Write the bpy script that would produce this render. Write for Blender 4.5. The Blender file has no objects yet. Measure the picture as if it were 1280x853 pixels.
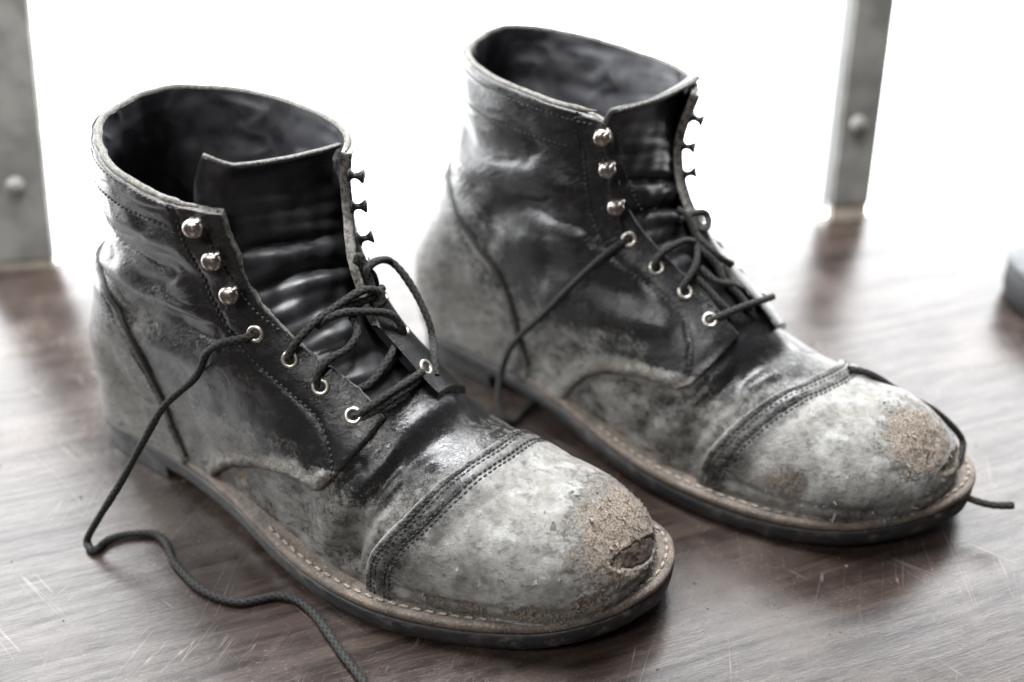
import bpy, math, random
import numpy as np
from mathutils import Matrix, Vector
random.seed(7)
U = 0.01                      # everything below is written in centimetres
S = bpy.context.scene
COL = S.collection
# ------------------------------------------------------------------ camera
PITCH, ROLL, CAMH = math.radians(31.0816), math.radians(-.2225), 32.863
fwd = np.array([0, math.cos(PITCH), -math.sin(PITCH)]); rgt = np.array([1., 0, 0]); upv = np.cross(rgt, fwd)
r2 = rgt*math.cos(ROLL)+upv*math.sin(ROLL); u2 = -rgt*math.sin(ROLL)+upv*math.cos(ROLL)
cd = bpy.data.cameras.new('camera'); cam = bpy.data.objects.new('camera', cd); COL.objects.link(cam)
cam.matrix_world = Matrix(((r2[0], u2[0], -fwd[0], 0), (r2[1], u2[1], -fwd[1], 0), (r2[2], u2[2], -fwd[2], CAMH*U), (0, 0, 0, 1)))
cd.sensor_width = 36; cd.lens = 36*1296.667/1280; cd.clip_start = .01; cd.clip_end = 50
cd.dof.use_dof = True; cd.dof.focus_distance = .425; cd.dof.aperture_fstop = 3.8
S.camera = cam
# ------------------------------------------------------------------ light and exposure
w = bpy.data.worlds.new('World'); S.world = w; w.use_nodes = True
bg = w.node_tree.nodes['Background']; bg.inputs[0].default_value = (.93, .97, 1, 1); bg.inputs[1].default_value = .05
S.view_settings.view_transform = 'Standard'; S.view_settings.look = 'None'; S.view_settings.exposure = 0; S.view_settings.gamma = 1
S.cycles.use_denoising = True
S.cycles.max_bounces = 6; S.cycles.sample_clamp_indirect = 6
PANE_GLOW = 6.0
def area(name, loc, tgt, sx, sy, power, col):
    l = bpy.data.lights.new(name, 'AREA'); l.shape = 'RECTANGLE'; l.size = sx*U; l.size_y = sy*U; l.energy = power; l.color = col
    o = bpy.data.objects.new(name, l); COL.objects.link(o); o.location = Vector(loc)*U
    o.rotation_euler = (Vector(tgt)-Vector(loc)).to_track_quat('-Z', 'Y').to_euler(); return o
area('side_window_light', (-95, 75, 62), (-5, 45, 6), 50, 55, 27, (.95, .98, 1))
area('top_fill_light', (0, 66, 140), (5, 48, 0), 55, 45, 50, (.97, .985, 1))  # unseen overhead lamp, added to brighten the toe caps from above
area('near_side_fill_light', (-45, -30, 85), (0, 48, 6), 26, 26, 7.5, (1, .985, .96))  # unseen fill added behind the camera to lift the near sides
def cr(pts, n):
    """centripetal-ish Catmull-Rom through pts, n samples per span"""
    P = np.asarray(pts, float); P = np.vstack([2*P[0]-P[1], P, 2*P[-1]-P[-2]])
    out = []
    t = np.linspace(0, 1, n, endpoint=False)[:, None]
    for i in range(1, len(P)-2):
        a, b, c, d = P[i-1], P[i], P[i+1], P[i+2]
        out.append(.5*((2*b)+(-a+c)*t+(2*a-5*b+4*c-d)*t**2+(-a+3*b-3*c+d)*t**3))
    out.append(P[-2][None])
    return np.vstack(out)
def sst(a, b, x):
    t = np.clip((np.asarray(x, float)-a)/(b-a), 0, 1); return t*t*(3-2*t)
BACK = [(-.45,.6),(-.7,1.6),(-.9,3.2),(-.8,5.2),(-.2,7.2),(.7,9.2),(1.3,11.2),(1.8,12.8),(2.3,14.6),(2.7,16.4),(3.0,18.75)]
BACK_N = [(-.2,.6),(-.35,1.6),(-.35,3.2),(0,5.2),(.55,7.2),(1.25,9.2),(1.9,11.2),(2.6,12.6),(3.05,14.2),(3.3,16),(3.3,18.4)]
FRONT = [(15.5,17.3),(15.4,16.3),(15.5,15.2),(15.8,14.0),(16.4,12.7),(17.4,11.3),(18.6,10.1),(20.1,8.85),(21.5,8.0),(23.1,7.25),(24.4,6.85),(25.6,6.3),(26.8,6.15),(28.0,5.85),(29.2,5.3),(30.1,4.4),(30.5,3.3),(30.4,2.2),(30.2,1.0)]
FRONT_F = [(15.3,17.6),(14.95,16.3),(14.8,15.2),(15.0,14.0),(15.75,12.5),(16.9,11.2),(18.4,9.85),(20.2,8.5),(21.6,7.4),(23.1,6.8),(24.6,6.55),(25.8,6.15),(27.3,5.9),(28.7,5.35),(29.8,4.4),(30.3,3.3),(30.4,2.2),(30.3,1.0)]
BACK_N = [(-.2,.6),(-.25,1.6),(-.05,3.2),(.45,5.2),(1.0,7.2),(1.7,9.2),(2.35,11.2),(2.9,12.8),(3.45,14.6),(4.0,16.4),(4.35,18.35)]
CFG_N = dict(toe=.5, nup=-3.4, fup=3.7, sn=[-3.3,-3.3,-3.8,-4.1,-4.2], sf=[3.7,3.8,4.5,5.2,5.4])
CFG_F = dict(nup=-3.4, fup=3.2, sn=[-3.3,-3.3,-3.7,-3.8,-3.8], sf=[3.1,3.1,3.8,4.8,5.1])
# section lines (B on back/sole, T on front) as positions along the two polylines
SOLEB = [(30.3,1.0),(-.45,.6)]
def polylen(P):
    d = np.r_[0, np.cumsum(np.linalg.norm(np.diff(P, axis=0), axis=1))]; return d
class Form:
    def __init__(s, back=BACK, front=FRONT, cfg=None):
        s.back = cr(back, 8); s.front = cr(front, 8)
        s.cfg = cfg or CFG_N
        # bottom+back path from toe to rim ; top path from toe to rim
        sole = np.stack([np.linspace(s.front[-1,0], s.back[0,0], 120), np.linspace(1.0,.6,120)], -1)
        s.bpath = np.vstack([sole[:-1], s.back]); s.bl = polylen(s.bpath)
        s.tpath = s.front[::-1]; s.tl = polylen(s.tpath)
        s.edge = np.vstack([s.back[::-1], ]) ; 
        # correspondence: t along front -> b along path
        s.cor = np.array([(0,0),(1.5,.3),(4,1.2),(7.5,4.2),(11.2,8.2),(14,12),(16,17.5),(17.5,24),(18.7,29.5),(20,33.3),(21.3,37),(22.5,40.2),(s.tl[-1],s.bl[-1])],float)
    def pt(s, path, L, q):
        return np.stack([np.interp(q, L, path[:,0]), np.interp(q, L, path[:,1])], -1)
    def xz(s, u, h):
        """u: length along the front path, h in 0..1 from B to T"""
        T = s.pt(s.tpath, s.tl, u); B = s.pt(s.bpath, s.bl, np.interp(u, s.cor[:,0], s.cor[:,1]))
        return B + (T-B)*h[..., None]
    def dist(s, P):
        def dpoly(P, L):
            best = np.full(len(P), 1e9)
            for a, b in zip(L[:-1], L[1:]):
                ab = b-a; t = np.clip(((P-a)@ab)/(ab@ab+1e-12), 0, 1)
                d = ((P-a-t[:,None]*ab)**2).sum(1); best = np.minimum(best, d)
            return np.sqrt(best)
        return dpoly(P, s.back), dpoly(P, s.front)
    def width(s, P):
        """half widths near, far and centre y at side-plane points P"""
        x, z = P[:,0], P[:,1]
        db, df = s.dist(P)
        foot = 1 - sst(6.5, 14, z - .35*np.clip(x-8,0,10))      # 1 in the foot, 0 in the shaft
        xs = [-1,1.5,4,7.5,10,12.5,15.7,18.4,21.4,24.6,27.2,29.2,31]
        near = np.interp(x, xs, [-2.6,-2.6,-2.6,-2.65,-2.8,-3.1,-3.6,-3.95,-4.0,-3.55,-2.9,-2.2,-1.5])
        near = near+s.cfg.get('toe', 0)*np.exp(-((x-26.3)/3.0)**2)
        far  = np.interp(x, xs, [4.3,4.3,4.3,4.2,4.1,4.1,4.7,5.3,5.6,5.5,5.3,5.0,4.6])
        # foot: waist higher up is a little fuller than the feather line at the heel, narrower at instep
        up = sst(3, 9, z)
        near = near*(1-up) + s.cfg['nup']*up
        far = far*(1-up) + s.cfg['fup']*up
        sn = np.interp(z, [9,12,15,18,20], s.cfg['sn']); sf = np.interp(z, [9,12,15,18,20], s.cfg['sf'])
        near = near*foot + sn*(1-foot); far = far*foot + sf*(1-foot)
        yc = np.interp(x, [-1,5,12,20,25,31], [.9,.9,.8,.8,1.2,1.9])*foot + (1-foot)*np.interp(x,[2.5,6,10,15],[2.2,1.5,.8,.5])
        rb = 3.6*foot + 6.0*(1-foot)
        rf = np.interp(x, [13,15,18,21,25,28,31], [4.6,4.7,4.9,4.6,4.4,4.2,4.0])
        rnd = lambda d, r, n: (1-(1-np.clip(d/r, 0, 1))**n)**(1/n)
        k = rnd(db, rb, 2.1)*rnd(df, rf, 2.25+.12*sst(23, 26, x))
        return yc+(near-yc)*k, yc+(far-yc)*k, yc
    def surf(s, nu=300, nt=130):
        u = np.linspace(0, s.tl[-1], nu); th = np.linspace(0, math.pi, nt); h = (1-np.cos(th))/2
        U, H = np.meshgrid(u, h, indexing='ij')
        P = s.xz(U.ravel(), H.ravel())
        yn, yf, yc = s.width(P)
        N = np.stack([P[:,0], yn, P[:,1]], -1).reshape(nu, nt, 3); Fr = np.stack([P[:,0], yf, P[:,1]], -1).reshape(nu, nt, 3)
        G = np.concatenate([N, Fr[:, -2::-1]], 1)      # near side bottom->top, far side top->bottom
        return G
# ------------------------------------------------------------------ helpers
def si(x, xs, ys):
    P = cr(np.stack([xs, ys], -1), 12); return np.interp(x, P[:,0], P[:,1])
def hashn(i, j, k, s=0):
    h = (i*374761393 + j*668265263 + k*2147483647 + s*974711) & 0xffffffff
    h = ((h ^ (h >> 13))*1274126177) & 0xffffffff
    return ((h ^ (h >> 16)) & 0xffff)/65535.0*2-1
def vnoise(P, f, s=0):
    """value noise in [-1,1], P (n,3) cm, f cycles per cm"""
    Q = np.asarray(P)*f + 100; I = np.floor(Q).astype(np.int64); F = Q-I; F = F*F*(3-2*F)
    o = 0
    for a in (0,1):
        for b in (0,1):
            for c in (0,1):
                wt = (F[:,0] if a else 1-F[:,0])*(F[:,1] if b else 1-F[:,1])*(F[:,2] if c else 1-F[:,2])
                o = o + wt*hashn(I[:,0]+a, I[:,1]+b, I[:,2]+c, s)
    return o
def fbm(P, f, o=3, s=0):
    return sum(vnoise(P, f*2**k, s+k)*.5**k for k in range(o))
def dpoly(P, L):
    """distance of points (n,d) to polyline L"""
    L = np.asarray(L, float); best = np.full(len(P), 1e9)
    for a, b in zip(L[:-1], L[1:]):
        ab = b-a; t = np.clip(((P-a)@ab)/(ab@ab+1e-12), 0, 1)
        best = np.minimum(best, ((P-a-t[:,None]*ab)**2).sum(1))
    return np.sqrt(best)
def sdpoly(P, L):
    """signed distance (+ inside) of 2-D points to closed polygon L"""
    L = np.asarray(L, float); C = np.vstack([L, L[:1]]); d = dpoly(P, C)
    ins = np.zeros(len(P), bool)
    for a, b in zip(C[:-1], C[1:]):
        c = (a[1] > P[:,1]) != (b[1] > P[:,1])
        xi = (b[0]-a[0])*(P[:,1]-a[1])/((b[1]-a[1]) if b[1] != a[1] else 1e-9)+a[0]
        ins ^= c & (P[:,0] < xi)
    return np.where(ins, d, -d)
def mesh_obj(name, V, F, mat, parent=None, smooth=True, attrs=None):
    me = bpy.data.meshes.new(name)
    V = np.asarray(V, float)*U
    if isinstance(F, np.ndarray):
        k = F.shape[1]; me.vertices.add(len(V)); me.vertices.foreach_set('co', V.astype(np.float32).ravel())
        me.loops.add(F.size); me.loops.foreach_set('vertex_index', F.astype(np.int32).ravel())
        me.polygons.add(len(F)); me.polygons.foreach_set('loop_start', (np.arange(len(F))*k).astype(np.int32))
        me.update(calc_edges=True); me.validate()
    else:
        me.from_pydata([tuple(v) for v in V], [], [tuple(f) for f in F]); me.update()
    me.polygons.foreach_set('use_smooth', np.full(len(me.polygons), smooth))
    for k, v in (attrs or {}).items():
        a = me.attributes.new(k, 'FLOAT', 'POINT'); a.data.foreach_set('value', np.asarray(v, np.float32))
    me.materials.append(mat)
    o = bpy.data.objects.new(name, me); COL.objects.link(o)
    if parent: o.parent = parent
    return o
def tag(o, label=None, cat=None, group=None, kind=None):
    for k, v in (('label', label), ('category', cat), ('group', group), ('kind', kind)):
        if v: o[k] = v
    return o
def empty(name, loc=(0,0,0), rz=0):
    o = bpy.data.objects.new(name, None); COL.objects.link(o); o.location = Vector(loc)*U; o.rotation_euler.z = rz; o.empty_display_size = .02; return o
def split_at(V, A, F, T, level):
    """split triangles T along F==level; V (n,3), A dict of attrs, F field"""
    g = F-level; g = np.where(np.abs(g) < 1e-7, 1e-7, g); s = g > 0
    k = s[T].sum(1); keep = T[(k == 0)|(k == 3)]; cut = T[(k == 1)|(k == 2)]
    if len(cut) == 0: return V, A, F, T
    sc = s[cut]; odd = np.where(sc.sum(1)[:,None] == 1, sc, ~sc); i0 = np.argmax(odd, 1); r = np.arange(len(cut))
    a, b, c = cut[r, i0], cut[r, (i0+1) % 3], cut[r, (i0+2) % 3]
    E = np.concatenate([np.stack([a, b], 1), np.stack([a, c], 1)]); Es = np.sort(E, 1)
    uq, inv = np.unique(Es, axis=0, return_inverse=True); inv = inv.ravel()
    t = (g[uq[:,0]]/(g[uq[:,0]]-g[uq[:,1]]))
    n0 = len(V); mix = lambda X: X[uq[:,0]] + (X[uq[:,1]]-X[uq[:,0]])*(t[:,None] if X.ndim > 1 else t)
    V2 = np.vstack([V, mix(V)]); A2 = {q: np.concatenate([x, mix(x)]) for q, x in A.items()}
    F2 = np.concatenate([F, np.full(len(uq), level, float)])
    m, n = n0+inv[:len(cut)], n0+inv[len(cut):]
    T2 = np.vstack([keep, np.stack([a, m, n], 1), np.stack([m, b, c], 1), np.stack([m, c, n], 1)])
    return V2, A2, F2, T2
def clip_layer(V, A, F, T, levels=()):
    for l in (0,)+tuple(levels): V, A, F, T = split_at(V, A, F, T, l)
    T = T[F[T].mean(1) > 0]
    used = np.unique(T); mp = np.full(len(V), -1); mp[used] = np.arange(len(used))
    return V[used], {k: x[used] for k, x in A.items()}, F[used], mp[T]
def frames(P, closed=False):
    P = np.asarray(P, float); t = np.gradient(P, axis=0)
    if closed: t = np.roll(P, -1, 0)-np.roll(P, 1, 0)
    t /= np.linalg.norm(t, axis=1, keepdims=True)+1e-12
    n = np.zeros_like(P); ref = np.array([.13, .2, 1.]); v = ref-t[0]*(ref@t[0]); n[0] = v/np.linalg.norm(v)
    for i in range(1, len(P)):
        v = n[i-1]-t[i]*(n[i-1]@t[i]); n[i] = v/(np.linalg.norm(v)+1e-12)
    return t, n, np.cross(t, n)
def resample(P, step):
    P = cr(P, 16); d = polylen(P); n = max(3, int(d[-1]/step)+1); q = np.linspace(0, d[-1], n)
    return np.stack([np.interp(q, d, P[:,k]) for k in range(3)], -1)
def tube(P, rad, seg=10, closed=False, cap=True):
    t, n, b = frames(P, closed); N = len(P); rad = np.broadcast_to(rad, (N,))
    a = np.linspace(0, 2*math.pi, seg, endpoint=False)
    V = (P[:,None]+rad[:,None,None]*(np.cos(a)[None,:,None]*n[:,None]+np.sin(a)[None,:,None]*b[:,None])).reshape(-1, 3)
    F = []
    for i in range(N if closed else N-1):
        for j in range(seg):
            j2 = (j+1) % seg; i2 = (i+1) % N; F.append((i*seg+j, i*seg+j2, i2*seg+j2, i2*seg+j))
    if cap and not closed: F.append(tuple(range(seg))[::-1]); F.append(tuple((N-1)*seg+j for j in range(seg)))
    return V, F
def join(parts):
    V, F, o = [], [], 0
    for v, f in parts:
        V.append(np.asarray(v)); F += [tuple(i+o for i in q) for q in f]; o += len(v)
    return np.vstack(V), F
def cord(P, rad=.19, step=.045, seg=18):
    """braided round cord: raised strands crossing over a round core"""
    P = resample(P, step); t, n, b = frames(P); N = len(P)
    a = np.linspace(0, 2*math.pi, seg, endpoint=False); s = polylen(P)
    ph = 2*math.pi*s/.34
    A, H = np.meshgrid(a, ph)
    br = np.maximum(np.sin(4*A+H), np.sin(4*A-H+1.5))
    wob = 1+.05*np.sin(s*1.7)[:,None]+.03*np.sin(s*4.1+1)[:,None]
    R = rad*(.96+.055*br)*wob
    V = (P[:,None]+R[...,None]*(np.cos(A)[...,None]*n[:,None]+np.sin(A)[...,None]*b[:,None])).reshape(-1, 3)
    i = np.arange(N-1)[:,None]*seg; j = np.arange(seg)[None]; j2 = (j+1) % seg
    F = np.stack([i+j, i+j2, i+seg+j2, i+seg+j], -1).reshape(-1, 4)
    return V, F, dict(strand=br.ravel())
def lathe(prof, seg=24):
    V = []; F = []
    a = np.linspace(0, 2*math.pi, seg, endpoint=False)
    for r, z in prof: V += [(r*math.cos(q), r*math.sin(q), z) for q in a]
    for i in range(len(prof)-1):
        for j in range(seg):
            k = (j+1) % seg; F.append((i*seg+j, i*seg+k, (i+1)*seg+k, (i+1)*seg+j))
    F.append(tuple(range(seg))[::-1]); F.append(tuple((len(prof)-1)*seg+j for j in range(seg)))
    return np.array(V), F
def oriented(V, o, zax, xhint=(0,0,1)):
    z = np.asarray(zax, float); z = z/np.linalg.norm(z); x = np.asarray(xhint, float); x = x-z*(x@z)
    x = x/(np.linalg.norm(x)+1e-9); y = np.cross(z, x)
    return np.asarray(V)@np.stack([x, y, z]) + np.asarray(o)
def boxm(x0, x1, y0, y1, z0, z1, bev=0):
    V = [(x, y, z) for x in (x0, x1) for y in (y0, y1) for z in (z0, z1)]
    F = [(0,1,3,2),(4,6,7,5),(0,4,5,1),(2,3,7,6),(0,2,6,4),(1,5,7,3)]
    return np.array(V, float), F
def add_bevel(o, wd, seg=2):
    m = o.modifiers.new('soft_edge', 'BEVEL'); m.width = wd*U; m.segments = seg; m.limit_method = 'ANGLE'; m.angle_limit = .6; return o
# ------------------------------------------------------------------ materials
class NT:
    def __init__(s, name):
        s.m = bpy.data.materials.new(name); s.m.use_nodes = True; s.t = s.m.node_tree; s.n = s.t.nodes; s.b = s.n['Principled BSDF']
        s.obj = s.n.new('ShaderNodeTexCoord').outputs['Object']
    def link(s, a, b): s.t.links.new(a, b)
    def put(s, sock, v):
        if hasattr(v, 'is_linked') or hasattr(v, 'links'): s.link(v, sock)
        else:
            sock.default_value = v
    def map(s, scale, rot=(0,0,0), src=None):
        m = s.n.new('ShaderNodeMapping'); s.link(src or s.obj, m.inputs[0]); m.inputs['Scale'].default_value = scale; m.inputs['Rotation'].default_value = rot; return m.outputs[0]
    def noise(s, scale, detail=4, rough=.55, vec=None, dist=0):
        n = s.n.new('ShaderNodeTexNoise'); s.link(vec or s.cm, n.inputs['Vector']); n.inputs['Scale'].default_value = scale; n.inputs['Detail'].default_value = detail
        n.inputs['Roughness'].default_value = rough; n.inputs['Distortion'].default_value = dist; return n.outputs['Fac']
    def voro(s, scale, feature='F1', out='Distance', vec=None):
        n = s.n.new('ShaderNodeTexVoronoi'); n.feature = feature; s.link(vec or s.cm, n.inputs['Vector']); n.inputs['Scale'].default_value = scale; return n.outputs[out]
    @property
    def cm(s):
        if not hasattr(s, '_cm'): s._cm = s.map((100,100,100))
        return s._cm
    def math(s, op, a, b=0, c=0, clamp=False):
        n = s.n.new('ShaderNodeMath'); n.operation = op; n.use_clamp = clamp
        for i, v in enumerate((a, b, c)): s.put(n.inputs[i], v)
        return n.outputs[0]
    def ramp(s, v, a, b, lo=0, hi=1, smooth=True):
        n = s.n.new('ShaderNodeMapRange'); n.interpolation_type = 'SMOOTHSTEP' if smooth else 'LINEAR'
        for i, x in enumerate((v, a, b, lo, hi)): s.put(n.inputs[i], x)
        return n.outputs[0]
    def mix(s, f, a, b):
        n = s.n.new('ShaderNodeMix'); n.data_type = 'RGBA'
        s.put(n.inputs[0], f); s.put(n.inputs[6], a if not isinstance(a, tuple) else (*a, 1)); s.put(n.inputs[7], b if not isinstance(b, tuple) else (*b, 1)); return n.outputs[2]
    def attr(s, name):
        n = s.n.new('ShaderNodeAttribute'); n.attribute_name = name; return n.outputs['Fac']
    def bump(s, h, dist, strength=1, prev=None):
        n = s.n.new('ShaderNodeBump'); s.put(n.inputs['Height'], h); n.inputs['Distance'].default_value = dist*U; n.inputs['Strength'].default_value = strength
        if prev: s.link(prev, n.inputs['Normal'])
        return n.outputs[0]
    def done(s, color, rough, normal=None, spec=.5, metal=0):
        s.put(s.b.inputs['Base Color'], color if not isinstance(color, tuple) else (*color, 1)); s.put(s.b.inputs['Roughness'], rough)
        s.b.inputs['Specular IOR Level'].default_value = spec; s.put(s.b.inputs['Metallic'], metal)
        if normal: s.link(normal, s.b.inputs['Normal'])
        return s.m
def leather(name, black=(.013,.013,.014), dustc=(.33,.325,.31), seed=0):
    k = NT(name); k._cm = k.map((100,100,100)); 
    dust, scuff, hole, crk = k.attr('dust'), k.attr('scuff'), k.attr('hole'), k.attr('edge')
    n1 = k.noise(.75, 9, .72, dist=.3); n2 = k.noise(3.5, 5, .65); n3 = k.noise(14, 4, .7)
    cl = k.math('ADD', k.math('MULTIPLY', n1, .62), k.math('ADD', k.math('MULTIPLY', n2, .28), k.math('MULTIPLY', n3, .18)))
    capm = k.attr('cap')
    d = k.math('ADD', dust, k.math('MULTIPLY', k.math('SUBTRACT', cl, .54), k.ramp(capm, 0, 1, 3.6, 1.3)))
    dm = k.ramp(d, .2, .9)
    dm = k.math('MULTIPLY', dm, k.ramp(dust, .03, .35))
    # dust tint drifts between cold grey, olive and tan
    tint = k.mix(k.ramp(k.noise(1.6, 6, .65), .3, .7), dustc, (.20,.19,.168))
    tint = k.mix(k.ramp(k.noise(.9, 6, .68), .48, .8), tint, (.47,.47,.46))
    tint = k.mix(k.ramp(capm, 0, 1, .48, 0), tint, (.07,.066,.058)); c = k.mix(dm, black, tint)
    # grime: dark and brown smears of their own over the dust
    gr = k.noise(1.5, 9, .76, vec=k.map((55,120,190), (0,0,0), k.map((1,1,1),(.2,.45,.3))), dist=.4); c = k.mix(k.math('MULTIPLY', k.ramp(gr, .50, .66), k.ramp(capm, 0, 1, .92, .62)), c, (.030,.028,.026))
    c = k.mix(k.math('MULTIPLY', k.ramp(k.noise(2.1, 6, .7), .56, .72), k.math('MULTIPLY', dm, .5)), c, (.11,.085,.062))
    # small dark specks and pits
    sp = k.ramp(k.noise(9, 3, .6), .64, .72); c = k.mix(k.math('MULTIPLY', sp, .6), c, (.03,.028,.024))
    # tan nap where the finish is gone
    sn = k.math('ADD', scuff, k.math('MULTIPLY', k.math('SUBTRACT', k.noise(1.9, 8, .75), .5), 2.6)); sm = k.math('MULTIPLY', k.ramp(sn, .2, .95), k.ramp(scuff, 0, .2))
    nap = k.mix(k.ramp(k.noise(13, 6, .75), .35, .68), (.12,.092,.072), (.58,.49,.40))
    c = k.mix(sm, c, nap)
    c = k.mix(hole, c, k.mix(k.noise(8, 3), (.075,.052,.041), (.13,.092,.073)))
    # pale raw cut edge
    en = k.math('MULTIPLY', crk, k.ramp(k.noise(5, 4, .7), .3, .6)); c = k.mix(k.math('MULTIPLY', en, .6), c, (.36,.34,.30))
    r = k.math('ADD', k.ramp(dm, 0, 1, .15, .50), k.math('MULTIPLY', k.noise(5, 4), .14)); r = k.math('MAXIMUM', r, k.math('MULTIPLY', sm, .95))
    # relief: pebble grain, fine creases, nap
    g = k.math('ADD', k.math('MULTIPLY', k.voro(11), .5), k.math('MULTIPLY', k.noise(22, 3, .6), .6))
    cr1 = k.math('ABSOLUTE', k.math('SUBTRACT', k.noise(2.4, 5, .6, vec=k.map((100,60,160)), dist=.6), .5)); cr1 = k.ramp(cr1, 0, .05)
    b = k.bump(g, .010, .35); b = k.bump(cr1, .015, .18, b); b = k.bump(n2, .05, .5, b)
    # stretched flex wrinkles running across the leather
    wv = k.map((100*.9,100*.9,100*2.6), (0,0,0), k.map((1,1,1),(0,.5,.3))); wr = k.math('ABSOLUTE', k.math('SUBTRACT', k.noise(1.7, 6, .68, vec=wv, dist=.5), .5)); b = k.bump(k.ramp(wr, 0, .09), .045, k.ramp(capm, 0, 1, .55, .2), b) if False else k.bump(k.ramp(wr, 0, .09), .02, .22, b)
    nh = k.math('MULTIPLY', k.math('ADD', k.noise(15, 8, .8, dist=.25), k.math('MULTIPLY', k.noise(6, 3, .6, dist=.4), .55)), k.ramp(k.math('ADD', k.math('MULTIPLY', sm, .8), k.math('MULTIPLY', dm, k.ramp(capm, 0, 1, .10, .42))), 0, 1))
    b = k.bump(nh, .17, 1.0, b)
    return k.done(c, r, b, spec=.5)
M_leather = leather('worn_black_leather')
def simple(name, c1, c2, rough, nscale=4, bumpd=.01, metal=0, spec=.5, bscale=None):
    k = NT(name); n = k.noise(nscale, 5, .6); 
    return k.done(k.mix(k.ramp(n, .35, .65), c1, c2), k.ramp(n, .2, .8, rough-.08, rough+.1), k.bump(k.noise(bscale or nscale*4, 4, .65), bumpd, .6), spec, metal)
M_tongue = simple('black_tongue_leather', (.010,.010,.011), (.02,.02,.022), .36, 1.2, .012, bscale=16)
M_lining = simple('dark_lining_leather', (.014,.014,.017), (.034,.034,.04), .5, .7, .012, bscale=14)
def mk_edge():
    k = NT('raw_edge_and_glint'); n = k.noise(7, 5, .7)  # raw collar edge; its pale tone also paints the tongue's glint
    return k.done(k.mix(k.ramp(n, .35, .7), (.22,.21,.19), (.045,.042,.04)), .8, k.bump(k.noise(18, 4, .7), .04, .8))
M_edge = mk_edge()
def mk_welt():
    k = NT('welt_leather'); n = k.noise(1.3, 5, .65); n2 = k.noise(9, 5, .7)
    c = k.mix(k.ramp(n, .35, .68), (.145,.112,.090), (.060,.052,.045)); c = k.mix(k.ramp(n2, .5, .66), c, (.23,.19,.16)); c = k.mix(k.ramp(k.noise(6, 3), .62, .72), c, (.04,.033,.03))
    b = k.bump(n2, .05, .8); b = k.bump(k.noise(28, 3), .02, .5, b)
    return k.done(c, .72, b)
M_welt = mk_welt()
M_weltgrey = simple('welt_heel_pink', (.30,.205,.175), (.19,.145,.13), .75, 2, .03)
def mk_rubber():
    k = NT('black_outsole_rubber'); n = k.noise(1.4, 7, .7); c = k.mix(k.ramp(n, .5, .68), (.011,.011,.012), (.075,.07,.063)); c = k.mix(k.math('MULTIPLY', k.ramp(k.noise(.5, 4), .5, .7), .5), c, (.05,.042,.035))
    ln = k.noise(1, 3, .6, vec=k.map((30,30,2200))); b = k.bump(ln, .02, .5); b = k.bump(k.noise(6, 6, .75), .05, .7, b); return k.done(c, k.ramp(n, .4, .7, .38, .7), b)
M_rubber = mk_rubber()
M_thread = simple('pale_waxed_thread', (.40,.36,.30), (.17,.145,.12), .75, 12, .02)
M_blackthread_shade = simple('black_thread_and_shade', (.008,.008,.008), (.02,.02,.02), .6, 12, .01)  # stitches; also the painted shadow line beside the heel counter
def mk_lace():
    k = NT('black_lace_cord'); s = k.attr('strand')
    c = k.mix(k.ramp(s, -.2, 1), (.005,.005,.005), (.030,.030,.028)); c = k.mix(k.ramp(k.noise(7, 5, .7), .55, .75), c, (.075,.068,.058))
    return k.done(c, .82, k.bump(k.noise(40, 3, .7), .02, .7), spec=.3)
M_lace = mk_lace()
M_steel = simple('worn_nickel', (.58,.52,.48), (.30,.26,.24), .30, 6, .006, metal=1)
M_backlitsteel = simple('backlit_dark_steel', (.05,.047,.045), (.025,.024,.023), .4, 6, .006, metal=.6)  # dark copy of the hook metal: far hooks' backlit silhouette painted in
M_eyelet = simple('eyelet_nickel', (.68,.65,.58), (.45,.42,.36), .34, 9, .008, metal=.9)
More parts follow.
